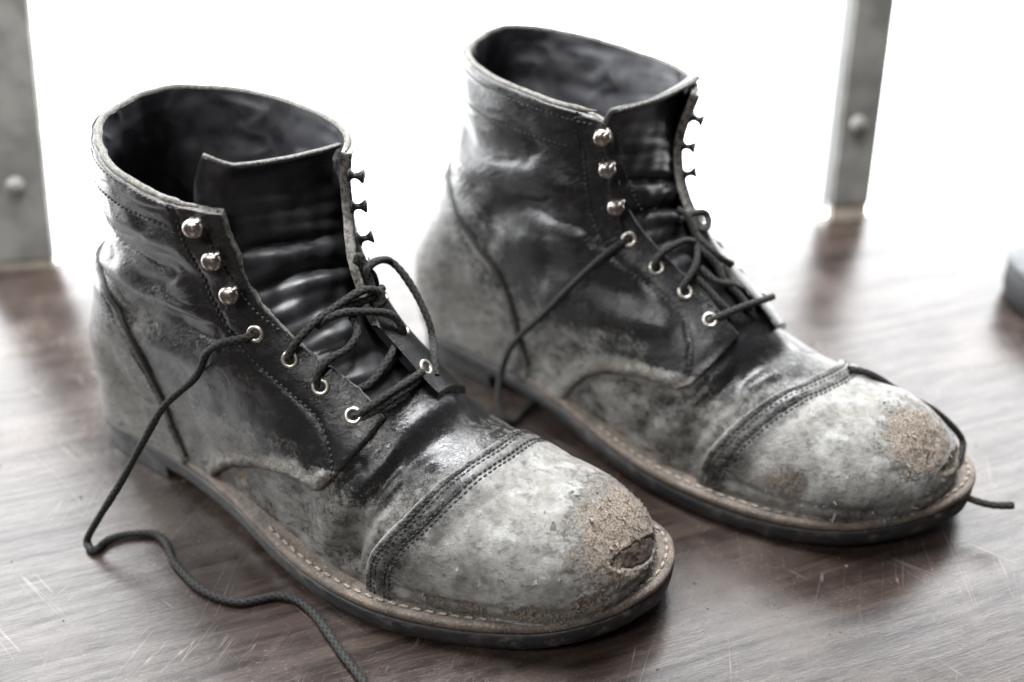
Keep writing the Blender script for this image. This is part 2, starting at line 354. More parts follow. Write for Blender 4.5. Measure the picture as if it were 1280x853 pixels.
def mk_wood():
    k = NT('dark_varnished_wood')
    gm = k.map((100*.16, 100*1.9, 100), (0,0,0)); gf = k.map((100*.5, 100*9, 100))
    n = k.noise(.55, 9, .68, vec=gm, dist=1.2); f = k.noise(1.6, 6, .7, vec=gf); blot = k.noise(.16, 5, .6)
    c = k.mix(k.ramp(n, .3, .7), (.008,.0055,.0045), (.042,.029,.024))
    c = k.mix(k.ramp(f, .5, .72), c, (.03,.02,.018)); c = k.mix(k.ramp(blot, .45, .7), c, (.055,.042,.036))
    # worn pale specks, fine pits and long thin scratches
    sp = k.ramp(k.noise(5.5, 6, .75, vec=k.map((100*.45,100*1.2,100))), .62, .70); c = k.mix(k.math('MULTIPLY', sp, .4), c, (.25,.215,.195))
    def scratch(rot, sc, th, se):
        v = k.map((100*.03*sc, 100*1.1*sc, 100), src=k.map((1,1,1), (0,0,rot))); x = k.noise(1.0, 2, .5, vec=v, dist=.35)
        l = k.ramp(k.math('ABSOLUTE', k.math('SUBTRACT', x, .5)), 0, th, 1, 0); m = k.ramp(k.noise(.23, 2, .5, vec=k.map((100+se,100,100), (0,0,rot))), .52, .62); return k.math('MULTIPLY', l, m)
    s1 = scratch(1.1, 1, .006, 3); s2 = scratch(-.9, 1.3, .005, 9); s3 = scratch(2.0, .8, .005, 5); sc = k.math('MAXIMUM', k.math('MAXIMUM', s1, s2), s3)
    c = k.mix(k.math('MULTIPLY', sc, .3), c, (.26,.23,.21))
    # knot rings near the front boot
    kn = k.n.new('ShaderNodeVectorMath'); kn.operation = 'DISTANCE'; mp = k.map((100,160,0)); k.link(mp, kn.inputs[0]); kn.inputs[1].default_value = (-9.8*math.cos(math.radians(20))+35.2*math.sin(math.radians(20)), (9.8*math.sin(math.radians(20))+35.2*math.cos(math.radians(20)))*1.6, 0)
    kd = k.math('ADD', kn.outputs['Value'], k.math('MULTIPLY', k.noise(.9, 3), 1.1)); ring = k.math('MULTIPLY', k.math('SINE', k.math('MULTIPLY', kd, 4.2)), k.ramp(kd, .6, 4.2, 1, 0))
    c = k.mix(k.ramp(ring, .2, 1, 0, .75), c, (.022,.014,.012))
    pit = k.noise(7, 6, .75, vec=k.map((100*.5,100*1.6,100)))
    h = k.math('ADD', k.math('MULTIPLY', pit, .7), k.math('MULTIPLY', f, .5)); h = k.math('SUBTRACT', h, k.math('MULTIPLY', sc, .1))
    b = k.bump(h, .016, .6); b = k.bump(k.noise(26, 3, .6), .004, .4, b)
    r = k.math('ADD', k.ramp(pit, .3, .72, .09, .26), k.math('MULTIPLY', k.ramp(blot, .4, .6), .06))
    k.b.inputs['IOR'].default_value = 1.5; m_ = k.done(c, r, b, spec=.8); k.link(k.math('MULTIPLY', k.ramp(n, .3, .66, .6, .95), k.ramp(f, .42, .62, 1.0, .7)), k.b.inputs['Specular IOR Level']); return m_
M_wood = mk_wood()
M_post = simple('grey_painted_steel', (.19,.185,.17), (.11,.107,.098), .6, .35, .02)
M_bolt = simple('dull_bolt_head', (.30,.29,.27), (.2,.19,.18), .45, 3, .01, metal=.4)
def mk_pane():
    k = NT('frosted_daylit_pane'); k.b.inputs['Emission Color'].default_value = (.97,.985,1,1); k.b.inputs['Emission Strength'].default_value = PANE_GLOW
    return k.done((.85,.87,.88), .5)
M_pane = mk_pane()
M_bead = simple('pale_wood_bead', (.42,.37,.31), (.3,.26,.22), .6, 1, .01)
M_tinside = simple('dark_tin_side', (.008,.008,.009), (.015,.015,.017), .6, 2, .01)
M_tintop = simple('grey_lid', (.10,.105,.11), (.07,.075,.08), .5, 2, .01)
# ------------------------------------------------------------------ the setting
GR = math.radians(20)      # grain direction of the board
EX, EY = np.array([.99207, .12568]), np.array([-.12568, .99207]); P0 = np.array([-31.867, 64.889])
def onboard(a, b): return P0+EX*a+EY*b
def togrid(p): c, s_ = math.cos(GR), math.sin(GR); return np.array([c*p[0]+s_*p[1], -s_*p[0]+c*p[1]])
cor = [togrid(onboard(a, b)) for a, b in ((-150,-120),(190,-120),(190,1.5),(-150,1.5))]
V = [(p[0], p[1], z) for z in (-4, 0) for p in cor]
F = [(3,2,1,0),(4,5,6,7),(0,1,5,4),(1,2,6,5),(2,3,7,6),(3,0,4,7)]
tb = mesh_obj('wooden_table', V, F, M_wood, smooth=False); tb.rotation_euler.z = GR
tag(tb, 'dark brown scratched and knotted wooden table top that both boots stand on', 'table')
# leaning window frame behind the table: plane through the table's far edge, tipped 14 degrees back
UP = np.array([.03265, .24456, .96908]); E3 = np.array([*EX, 0]); N3 = np.cross(E3, UP)      # N3 points to the camera side
if N3[1] > 0: N3 = -N3
def onframe(s, t, d=0): return np.array([*P0, 0])+E3*s+UP*t+N3*d
def slab(s0, s1, t0, t1, d0, d1):
    V = [onframe(s, t, d) for s in (s0, s1) for t in (t0, t1) for d in (d0, d1)]
    return V, [(0,1,3,2),(4,6,7,5),(0,4,5,1),(2,3,7,6),(0,2,6,4),(1,5,7,3)]
win = empty('window', onframe(28, 0)); wl = onframe(28, 0)
tag(win, 'bright white glazed window behind the table with riveted grey steel uprights', 'window')
def wpart(name, m, mat, bev=0, parent=None):
    o = mesh_obj(name, np.asarray(m[0])-wl, m[1], mat, win, smooth=False)
    if parent: o.parent = parent
    if bev: add_bevel(o, bev)
    return o
for s0, s1 in ((-70, -4.2), (-.8, 56.6), (59.0, 130)): wpart('pane', slab(s0, s1, -.6, 85, -1.2, -.7), M_pane)
for s0, s1, t0, bs, bt in ((-5.2, -.06, .55, -1.97, 5.75), (56.27, 59.31, 1.2, 57.57, 7.17)):
    p = wpart('upright', slab(s0, s1, t0, 85, -.6, .35), M_post, .12)
    for tt in (bt, bt+22, bt+44):
        V, F = lathe([(.02,.0),(.62,.0),(.62,.12),(.52,.3),(.3,.42),(.02,.46)], 24)
        wpart('bolt', (oriented(V, onframe(bs, tt, .34), N3), F), M_bolt, parent=p)
    wpart('glazing_bead', slab(s0+.1, s1-.1, -.02, t0-.02, -.6, .2), M_bead, .05)
wpart('side_strip', slab(55.55, 56.2, .8, 85, -.65, -.2), simple('pale_strip', (.7,.72,.73), (.6,.62,.63), .5), .05)
# ------------------------------------------------------------------ boots
FOLDS_N = [
 # polyline in boot space, height (cm, + outwards), width
 ([(5.5,-2.6,13.6),(8.6,-3.7,13.9),(11.2,-3.7,14.0),(12.2,-3.5,13.6)], -.17, .75),
 ([(4.0,-2,11.6),(6.8,-3.3,11.9),(9.6,-3.35,11.8),(11.8,-3.4,12.2)], .16, .6),
 ([(6.4,-3.3,10.2),(9.5,-3.3,10.4),(12.0,-3.3,10.9),(13.6,-3.2,11.0)], -.13, .6),
 ([(8.6,-3.4,9.0),(11,-3.4,9.2),(13,-3.4,9.9)], .10, .7),
 ([(8.3,-3.6,15.4),(10.6,-3.8,15.0),(12,-3.6,14.8)], .10, .45),
 ([(10.2,-3.3,7.0),(12.6,-3.4,7.4),(15,-3.3,8.3)], -.08, .8),
 ([(11,-3.3,5.2),(13.5,-3.4,6.2),(16,-3.4,7.0)], .08, .8),
 ([(19.6,-3.9,2.8),(20.4,-3.7,4.9),(21.3,-2.6,6.6),(21.9,-.6,7.6),(22.2,1.8,7.7),(22.2,4,6.9)], -.34, .8),
 ([(20.6,-3.6,5.0),(21.4,-2.7,6.4),(22.3,-1.4,7.2)], .14, .28),
 ([(19.0,-3.9,3.2),(19.6,-3.5,5.2),(20.6,-2.5,6.9),(21.0,-.8,7.9),(21.2,1.5,8.1)], .16, .45),
 ([(18.9,-3.4,5.6),(19.8,-2.9,6.8)], -.16, .3),
 ([(19.8,-3.9,2.2),(20.2,-3.7,3.8)], -.12, .3),
 ([(25.8,-2.9,4.3),(25.2,-2.2,5.4),(25.6,-1.3,6.0)], -.08, .22),
 ([(14,-3.3,4.9),(15.5,-3.4,5.9),(16.8,-3.3,6.4)], -.10, .35),
 ([(18.2,-4,1.9),(18.6,-3.9,4.0),(19.8,-3,6.3)], .10, .8),
 ([(16.2,-3.7,1.8),(17.0,-3.8,3.0),(17.3,-3.7,4.6)], -.09, .8),
 ([(23.9,-3.2,4.7),(24.5,-2.2,5.9),(25.3,-.7,6.5)], -.17, .38),
 ([(24.6,-3.4,3.6),(24.5,-2.9,5.0),(25.0,-1.7,6.0)], -.07, .2),
 ([(24.6,3.2,6.7),(25.8,3.6,6.2)], -.10, .3),
 ([(3,-2.2,9.5),(4.6,-3,8),(5.5,-3.1,6)], -.07, .8),
]
FOLDS_F = [
 ([(5.0,-3.0,14.8),(8.0,-3.5,14.9),(10.2,-3.6,15.5),(12.4,-3.3,15.4)], -.22, .75),
 ([(4.4,-2.8,13.0),(7.0,-3.4,13.4),(9.4,-3.6,13.9),(11.5,-3.3,14.0)], .16, .8),
 ([(7.4,-3.3,11.3),(9.6,-3.4,12.3),(11.8,-3.4,12.9)], -.16, .6),
 ([(8.2,-3.3,10.0),(10.6,-3.3,10.9),(12.6,-3.3,11.6)], .10, .6),
 ([(11,-3.3,9.8),(13.2,-3.3,9.6),(15.6,-3.0,9.4)], -.20, .65),
 ([(11.2,-3.3,8.2),(13.4,-3.4,8.2),(16.0,-3.2,8.2),(17.4,-2.8,8.2)], .14, .5),
 ([(13.8,-3.5,3.4),(16.2,-3.7,3.2),(18.4,-3.9,3.4)], .14, .8),
 ([(15.0,-3.5,4.6),(17.6,-3.7,4.5),(19.6,-3.8,3.6)], -.12, .5),
 ([(19.8,-3.8,1.9),(20.4,-3.7,4.2),(21.0,-2.4,6.2),(21.8,-.3,6.9),(22.0,2,6.7)], -.34, .65),
 ([(20.6,-3.5,4.6),(21.4,-2.5,6.0),(22.3,-1,6.7)], .14, .3),
 ([(17.2,-3.8,2.2),(17.8,-3.8,3.6),(18.8,-3.7,4.9)], -.16, .35),
 ([(19.3,-3.7,4.2),(20.0,-2.9,6.0)], -.14, .28),
 ([(13,-3.4,6.8),(15,-3.4,7.4),(17,-3.1,7.4)], -.10, .35),
 ([(18.8,-3.9,2.8),(19.4,-3.6,5.0),(20.4,-2.2,6.7)], .10, .5),
 ([(22.9,-3.8,2.2),(23.4,-3.3,4.0),(24.0,-2.0,5.7),(24.8,-.2,6.5),(25.0,2,6.5)], -.14, .5),
]
CAPX = [([1.0,2.8,4.2,5.45,6.74,7.2,9],[21.2,21.35,21.95,22.7,23.35,23.65,24.2]), ([1.0,2.6,4.2,5.4,6.2,6.7,9],[21.7,21.95,22.45,23.0,23.5,24.0,25.0])]
QP = [(-9,-3),(9.6,-3),(9.9,1.5),(10.7,2.5),(11.9,3.5),(13.6,4.4),(15.5,5.1),(17.0,5.35),(17.9,5.25),(18.4,5.5),(18.9,6.15),(19.4,6.95),(19.85,7.75),(20.0,8.4),(19.8,9.3),(19.6,10.5),(24,24),(-9,24)]
QPF = [(-9,-3),(11.6,-3),(12.0,1.8),(12.6,2.9),(13.6,4.1),(15.2,5.1),(16.9,5.6),(18.2,5.65),(18.9,5.6),(19.5,6.0),(20.0,6.8),(20.3,7.6),(20.4,8.3),(20.2,9.3),(19.8,10.5),(24,24),(-9,24)]
CP = [(-9,-3),(8.9,-3),(8.3,2.4),(7.75,3.8),(7.75,5.7),(7.6,7.2),(6.95,8.9),(5.9,10.3),(4.6,11.4),(3.2,12.3),(1.2,13.4),(-9,13.4)]
CPF = [(-9,-3),(10.0,-3),(9.3,2.8),(8.75,4.3),(8.35,6.6),(7.6,8.1),(6.3,9.2),(4.7,10.5),(3.3,11.6),(2.6,12.9),(2.0,14),(-9,14)]
YN = [([6,8.5,9.3,10,11.2,13,15,16.6,20],[-1.25,-1.35,-1.35,-1.6,-2.1,-2.5,-2.75,-3.0,-3.1]), ([6,8.3,9,10.1,11.4,12.8,14.4,17,20],[-.9,-1.0,-.95,-1.1,-1.5,-1.84,-2.1,-2.6,-2.8])]
YF = [([6,8.5,9.8,10.4,11.4,13,14,15.4,20],[.8,.5,.5,.65,.95,1.5,2.1,2.65,3.0]), ([6,8.3,9.8,11,13,15,18],[.9,.75,.85,1.1,1.5,2.0,2.3])]
EYE = [[(18.95,8.44),(17.46,9.43),(16.13,10.43),(14.73,11.38)], [(19.08,8.53),(17.66,9.58),(16.22,10.56),(14.8,11.73)]]
EYEF = [[(19.7,9.12),(18.15,10.2),(16.8,11.35),(15.75,12.45)], [(19.6,8.4),(18.3,9.4),(17.0,10.5),(15.9,11.7)]]
HOOK = [[(13.83,13.3),(13.4,15.1),(13.1,16.9)], [(13.93,13.27),(13.49,15.2),(13.43,16.9)]]
HOOKF = [[(15.25,13.45),(14.95,14.95),(14.9,16.4)], [(14.85,13.7),(14.6,15.2),(14.7,16.6)]]
VST = [[(12.24,16.9),(12.38,15.6),(12.5,14.3),(12.8,12.86),(13.45,11.36),(14.74,10.22),(16.4,9.14),(17.6,8.35),(18.3,7.5),(18.75,6.6),(18.75,5.9)],
       [(12.6,17.2),(12.7,15.6),(12.8,14.3),(13.1,12.9),(13.9,11.4),(15.2,10.4),(16.8,9.5),(18.2,8.5),(18.9,7.5),(19.15,6.6),(19.2,6.1)]]
WN = [(-1.0,.3),(-.6,-1.0),(.6,-2.15),(2.2,-2.75),(4.5,-2.9),(7.5,-3.0),(10,-3.25),(12.4,-3.65),(15.5,-4.4),(18.4,-4.8),(21.4,-4.7),(24.6,-4.1),(27.2,-3.05),(29.0,-1.6),(30.4,.2),(31.05,1.9)]
WF = [(31.05,3.4),(30.4,4.9),(29.2,5.9),(27.2,6.5),(24.6,6.7),(21.2,6.6),(18,6.3),(15,5.8),(12,5.2),(8,4.9),(4.5,4.8),(2,4.5),(.2,3.7),(-.8,2.2)]
ZT = ([-2,0,7,10,12.5,15.7,18.4,21.4,24.6,27,29,31.5],[2.25,2.2,2.1,2.0,1.85,1.62,1.45,1.38,1.45,1.65,1.95,2.5])   # top of the welt along the boot
GOUGE_N = [((27.6,-2.5,2.3),(.8,.6,.33)), ((25.6,-3.4,2.1),(.6,.5,.22)), ((29.3,-.6,3.1),(.6,.7,.45)), ((12.4,-3.2,3.0),(.3,.4,.5)), ((29.7,3.9,4.6),(.5,.6,.3))]
GOUGE_F = [((29.2,1.2,4.9),(.6,.6,.3)), ((28.6,.0,4.6),(.4,.5,.35)), ((29.9,1.9,3.7),(.5,1.0,.4))]
class Boot:
    def __init__(s, b):
        s.b = b
        s.form = Form(back=BACK_N, front=FRONT, cfg=CFG_N) if b == 0 else Form(back=BACK, front=FRONT_F, cfg=CFG_F)
        s.folds = FOLDS_N if b == 0 else FOLDS_F
        s.nu, s.nt = (520, 190) if b == 0 else (380, 130)
        s.grid()
    def ell(s, P):
        """elliptic radius of the worn-through hole at the toe (front boot)"""
        dy = P[:,1]-1.75; dz = P[:,2]-(3.93-.22*dy)
        r = np.sqrt((dy/1.45)**2+(dz/.45)**2)+.16*vnoise(P, 1.5, 5)+.10*vnoise(P, 4.5, 6)
        return np.where(P[:,0] > 28.5, r, 9)
    def gouge(s, P):
        g = np.full(len(P), 9.)
        for c, r in (GOUGE_N if s.b == 0 else GOUGE_F):
            d = (P-np.array(c))/np.array(r); g = np.minimum(g, np.sqrt((d**2).sum(1))+.22*vnoise(P, 2.3, 65)+.15*vnoise(P, 5, 66))
        return g
    def scuffmask(s, P):
        if s.b == 0:
            d = np.sqrt(((P[:,0]-29.9)/2.7)**2+((P[:,1]-1.7)/3.0)**2+((P[:,2]-4.8)/2.1)**2)
            m = 1-sst(.35, 1.45, d)
            d2 = np.sqrt(((P[:,0]-28.3)/2.6)**2+((P[:,1]+1.0)/2.0)**2+((P[:,2]-2.4)/.8)**2); m = np.maximum(m, .62*(1-sst(.5, 1.2, d2)))
            d3 = np.sqrt(((P[:,0]-25.0)/2.6)**2+((P[:,1]+3.3)/1.0)**2+((P[:,2]-2.0)/.6)**2); m = np.maximum(m, .42*(1-sst(.5, 1.2, d3)))
        else:
            d = np.sqrt(((P[:,0]-28.9)/2.0)**2+((P[:,1]-.7)/2.1)**2+((P[:,2]-5.1)/1.5)**2); m = 1-sst(.35, 1.4, d)
            d2 = np.sqrt(((P[:,0]-24.8)/1.3)**2+((P[:,1]+3.3)/1.0)**2+((P[:,2]-3.2)/.9)**2); m = np.maximum(m, .55*(1-sst(.5, 1.1, d2)))
            d3 = np.sqrt(((P[:,0]-30.2)/1.0)**2+((P[:,1]-2)/2)**2+((P[:,2]-3.6)/1.2)**2); m = np.maximum(m, .6*(1-sst(.5, 1.2, d3)))
        # crusty edge along the arched quarter seam
        q = s.qd(P); m = np.maximum(m, .42*(1-sst(.1, .8, np.abs(q-.35)))*(P[:,2] < 6.2)*(P[:,0] > 9)*(P[:,1] < 0))
        m = np.maximum(m, 1.0*(1-sst(.9, 1.5, s.gouge(P))))
        return m
    def qd(s, P): return sdpoly(P[:,[0,2]], QP if s.b == 0 else QPF)
    def disp(s, P):
        D = np.zeros(len(P))
        for L, a, wd in s.folds:
            L = np.array(L, float); lo = L.min(0)-3*wd; hi = L.max(0)+3*wd
            m = ((P > lo) & (P < hi)).all(1)
            if m.any():
                d = dpoly(P[m], L); D[m] += a*(1.35 if L[0,2] > 7 and L[0,0] < 17 else 1)*np.exp(-(d/wd)**2)
        D += -.07*np.exp(-(dpoly(P, [(x, -3.2, z) for x, z in VST[s.b]][3:])/.9)**8*0-(dpoly(P[:,[0,2]], VST[s.b])/.13)**2)*(P[:,1] < 0)
        ms2 = sst(9, 11.5, P[:,2])*(P[:,0] < 13.5); D += ms2*(.085*vnoise(P*np.array([.6,1,1.6]), .9, 14)-.07*np.exp(-(vnoise(P*np.array([.55,.8,1.7])+.3*vnoise(P, .8, 17)[:,None], .75, 16)/.16)**2)+.03*(np.abs(vnoise(P*np.array([.5,1,1.4]), 1.3, 15))-.3))
        D += .05*vnoise(P, .42, 1)+.028*vnoise(P, .95, 2)+.010*vnoise(P, 2.1, 3)
        # close parallel wrinkles behind the cap and at the ankle
        ms = np.exp(-((P[:,0]-21.0+.0*P[:,2])/1.5)**2)*sst(-1.2, -2.6, P[:,1])*sst(1.6, 2.6, P[:,2])
        D += .035*ms*np.sin((P[:,0]*.9-P[:,2]*.45)*9+2.2*vnoise(P, .8, 11))
        ma = np.exp(-((P[:,2]-11.6)/1.8)**2)*(P[:,1] < .5)*(P[:,0] < 13)
        D += .03*ma*np.sin(P[:,2]*4.4+2.5*vnoise(P, .5, 12))
        capm = sst(23.5, 25, P[:,0]); D += capm*(.09*vnoise(P, .33, 61)+.05*vnoise(P, .7, 62)-.03*np.maximum(0, vnoise(P, 1.6, 63)-.35)*2)
        gd = s.gouge(P); D += -.07*(1-sst(.8, 1.0, gd))+.05*np.exp(-((gd-1.15)/.16)**2)*(.6+.8*vnoise(P, 3.3, 64))
        sc = s.scuffmask(P)
        D += sc*(.045*vnoise(P, 2.6, 7)+.035*vnoise(P, 5.5, 8)+.02*vnoise(P, 9, 9))-.03*sc
        wz = P[:,2]-si(P[:,0], *ZT); lim = sst(.1, 1.4, wz); D = np.where(P[:,2] < 5, np.where(D > 0, D*lim, D*(.3+.7*lim))-.10*(1-sst(0, 1.0, wz))*sst(22, 24, P[:,0]), D)
        if s.b == 0:
            r = s.ell(P); D += -.06*(1-sst(.90, 1.0, r))-.15*np.exp(-((r-1.0)/.075)**2)*(1+.5*vnoise(P, 2, 13))+.06*np.exp(-((r-1.2)/.12)**2)*(.2+1.3*vnoise(P, 3.0, 10))*(P[:,2] < 4.4)
        return D
    def dust(s, P):
        x, y, z = P.T; b = s.b
        d = .60*(1-sst(3.6, 10.4, z+.0*x))+.06*(1-sst(9, 13, z))
        d += .42*(1-sst(4.5, 8.8, x))*(1-sst(9.5, 13.5, z))              # heel piece
        th = np.exp(-((x-19.8)/2.2)**2)*sst(4.8, 7.2, z)                  # darker throat of the vamp
        d -= .42*th
        cap = sst(23.4, 24.6, x); d = d*(1-cap)+cap*(1.0 if b == 0 else .95)
        if b == 0:
            d += .35*np.exp(-((x-7.6)/1.6)**2-((z-10.2)/1.6)**2)*(y < 0)+.22*np.exp(-((x-9.6)/1.2)**2-((z-11.7)/.8)**2)
            d -= .28*np.exp(-((x-15.6)/2.2)**2-((z-8.4)/1.2)**2)
        else:
            d += .30*np.exp(-((x-6)/1.8)**2-((z-13.0)/1.0)**2)*(y < 0)+.25*np.exp(-((x-7)/1.6)**2-((z-10.2)/1.6)**2)
            d -= .35*np.exp(-((x-20.6)/1.4)**2)*cap*0
            d -= .45*cap*(1-sst(2.4, 4.2, z))*sst(25.5, 27, x)
        q = s.qd(P); d += .5*(1-sst(.2, .9, np.abs(q-.35)))*(z < 6.4)*(x > 9)
        d *= np.where(y > 3.5, .8, 1)
        return np.clip(d, 0, 1.1)
    def grid(s):
        f = s.form; u = np.linspace(0, f.tl[-1], s.nu); th = np.linspace(0, math.pi, s.nt); h = (1-np.cos(th))/2
        UU, H = np.meshgrid(u, h, indexing='ij'); P2 = f.xz(UU.ravel(), H.ravel()); yn, yf, yc = f.width(P2)
        sh = (s.nu, s.nt)
        A = np.stack([P2[:,0], yn, P2[:,1]], -1).reshape(*sh, 3); B = np.stack([P2[:,0], yf, P2[:,1]], -1).reshape(*sh, 3)
        G = np.concatenate([A, B[:,-2::-1]], 1)
        A = s.warp(A); B = s.warp(B); G = s.warp(G)
        ext = np.concatenate([B[:,1:2], G, A[:,1:2]], 1)          # neighbours across the back seam
        closed = np.abs(B[:,0,1]-A[:,0,1]) < .05
        ext[~closed,0] = 2*G[~closed,0]-G[~closed,1]; ext[~closed,-1] = 2*G[~closed,-1]-G[~closed,-2]
        du = np.gradient(G, axis=0); dt = ext[:,2:]-ext[:,:-2]
        N = np.cross(dt, du); N /= np.linalg.norm(N, axis=-1, keepdims=True)+1e-12
        c = np.stack([np.full(s.nu, 0), np.zeros(s.nu)], -1)
        if (N[:, s.nt//2, 1] > 0).mean() > .5: N = -N
        # smooth the toe pole
        nu, nt2 = G.shape[:2]
        for k in range(3):
            N[:3] = (N[:3]+N[3:4])/2
        N[0] = [1, 0, 0]; N /= np.linalg.norm(N, axis=-1, keepdims=True)+1e-12
        s.G = G.reshape(-1, 3); s.N = N.reshape(-1, 3); s.shape = (nu, nt2)
        s.floorF = (s.G[:,2]-si(s.G[:,0], *ZT)+.28)*1.0+np.where(s.G[:,2] > 5, 9, 0)
        ra, rb = s.form.back[-1], s.form.front[0]; rn = np.array([-(rb-ra)[1], (rb-ra)[0]]); rn = rn/np.linalg.norm(rn)*(1 if (rb-ra)[0] > 0 else -1)
        s.rimd = -((s.G[:,[0,2]]-ra)@rn); s.rimd[np.arange(nu*nt2) >= (nu-1)*nt2] = 0
        s.D = s.disp(s.G); s.near = (np.arange(nt2) < s.nt)[None].repeat(nu, 0).ravel()
        i = np.arange(nu-1)[:,None]*nt2; j = np.arange(nt2-1)[None]
        q = np.stack([i+j, i+j+1, i+nt2+j+1, i+nt2+j], -1).reshape(-1, 4)
        s.T = np.concatenate([q[:,[0,1,2]], q[:,[0,2,3]]])
        s.P = s.G+s.N*s.D[:,None]
        fcv = s.fcap(s.G); band = sst(.08, .3, fcv)*(1-sst(1.15, 1.9, fcv)); dd = s.dust(s.G)*(1-.28*band)
        s.attrs = dict(dust=dd, scuff=s.scuffmask(s.G), hole=(1-sst(.84, .96, s.ell(s.G))) if s.b == 0 else np.zeros(len(s.G)), cap=sst(.3, 2.4, fcv), nx=s.N[:,0], ny=s.N[:,1], nz=s.N[:,2])
    def layer(s, name, F, off, mat, parent, levels=(), sel=None, edgew=.12):
        """one leather piece: the region F>0 of the form, lifted by off(F)"""
        F = np.minimum(F, s.floorF)
        T = s.T if sel is None else s.T[sel[s.T].all(1)]
        V, A, Fv, T = clip_layer(s.P, dict(s.attrs), F, T, levels)
        n = np.stack([A.pop('nx'), A.pop('ny'), A.pop('nz')], -1)
        V = V+n*off(Fv, V)[:,None]
        A['edge'] = (np.clip(1-Fv/edgew, 0, 1) if edgew > 0 else 0*Fv)*(V[:,2] > si(V[:,0], *ZT)+.05)
        if T.shape[0] and True:
            a, b, c = V[T[:,0]], V[T[:,1]], V[T[:,2]]; g = np.cross(b-a, c-a); m = n[T[:,0]]
            if ((g*m).sum(1) < 0).mean() > .5: T = T[:, ::-1]
        return mesh_obj(name, V, T, mat, parent, attrs=A)
    def at(s, x, z, side=-1, off=0):
        """point and outward normal on the form at side-plane (x,z)"""
        q = np.array([(x, z), (x+.05, z), (x-.05, z), (x, z+.05), (x, z-.05)], float)
        yn, yf, yc = s.form.width(q); y = yn if side < 0 else yf
        n = np.array([-(y[1]-y[2])/.1, 1, -(y[3]-y[4])/.1])*(1 if side > 0 else -1); n /= np.linalg.norm(n)
        p = s.warp(np.array([x, y[0], z])); return p+n*(off+s.disp(p[None])[0]), n
    def warp(s, P):
        # the camera side of the front boot's collar sags towards the lacing
        if s.b: return P
        P = P.copy(); P[...,2] -= .75*sst(5, 13.5, P[...,0])*sst(2, -2.6, P[...,1])*np.clip((P[...,2]-12.5)/4.8, 0, 1.2); return P
    def fcap(s, P):
        return P[:,0]-si(P[:,2], *CAPX[s.b])-(.13 if s.b == 0 else .22)*(P[:,1]-.8)+.04*vnoise(P, 1.2, 4)
def stitches(P, pitch, ln, r, lift=.0, side=None, jit=.15):
    """a run of short sewn stitches along polyline P (n,3)"""
    d = polylen(P); k = int(d[-1]/pitch); out = []
    base, bf = lathe([(.0,-1),(.6,-.82),(1,-.35),(1,.35),(.6,.82),(.0,1)], 6)
    for i in range(k):
        q = (i+.5)*pitch; p0 = np.array([np.interp(q-ln/2, d, P[:,c]) for c in range(3)]); p1 = np.array([np.interp(q+ln/2, d, P[:,c]) for c in range(3)])
        z = p1-p0; L = np.linalg.norm(z)
        if L < 1e-6: continue
        z = z/L+np.array([random.uniform(-jit, jit) for _ in range(3)])
        V = base*np.array([r, r, L/2]); out.append((oriented(V, (p0+p1)/2, z, (.3,.5,.8)), bf))
    return join(out)
def outline(b):
    N_ = [(x, y+(.5*math.exp(-((x-26.3)/3.0)**2) if b == 0 else 0)) for x, y in WN]
    P = cr(np.array(N_+WF+[WN[0]], float), 10)[:-1]; return P
def ring_loft(levels):
    """levels: list of (loop (n,3)); returns quads side surface"""
    n = len(levels[0]); V = np.vstack(levels); F = []
    for k in range(len(levels)-1):
        for i in range(n):
            j = (i+1) % n; F.append((k*n+i, k*n+j, (k+1)*n+j, (k+1)*n+i))
    F.append(tuple(range(n))[::-1]); F.append(tuple((len(levels)-1)*n+i for i in range(n)))
    return V, F
def inset(P, d):
    t = np.roll(P, -1, 0)-np.roll(P, 1, 0); t /= np.linalg.norm(t, axis=1, keepdims=True); n = np.stack([-t[:,1], t[:,0]], -1)
    return P+n*d          # loop runs counter-clockwise seen from above, so +n is inwards
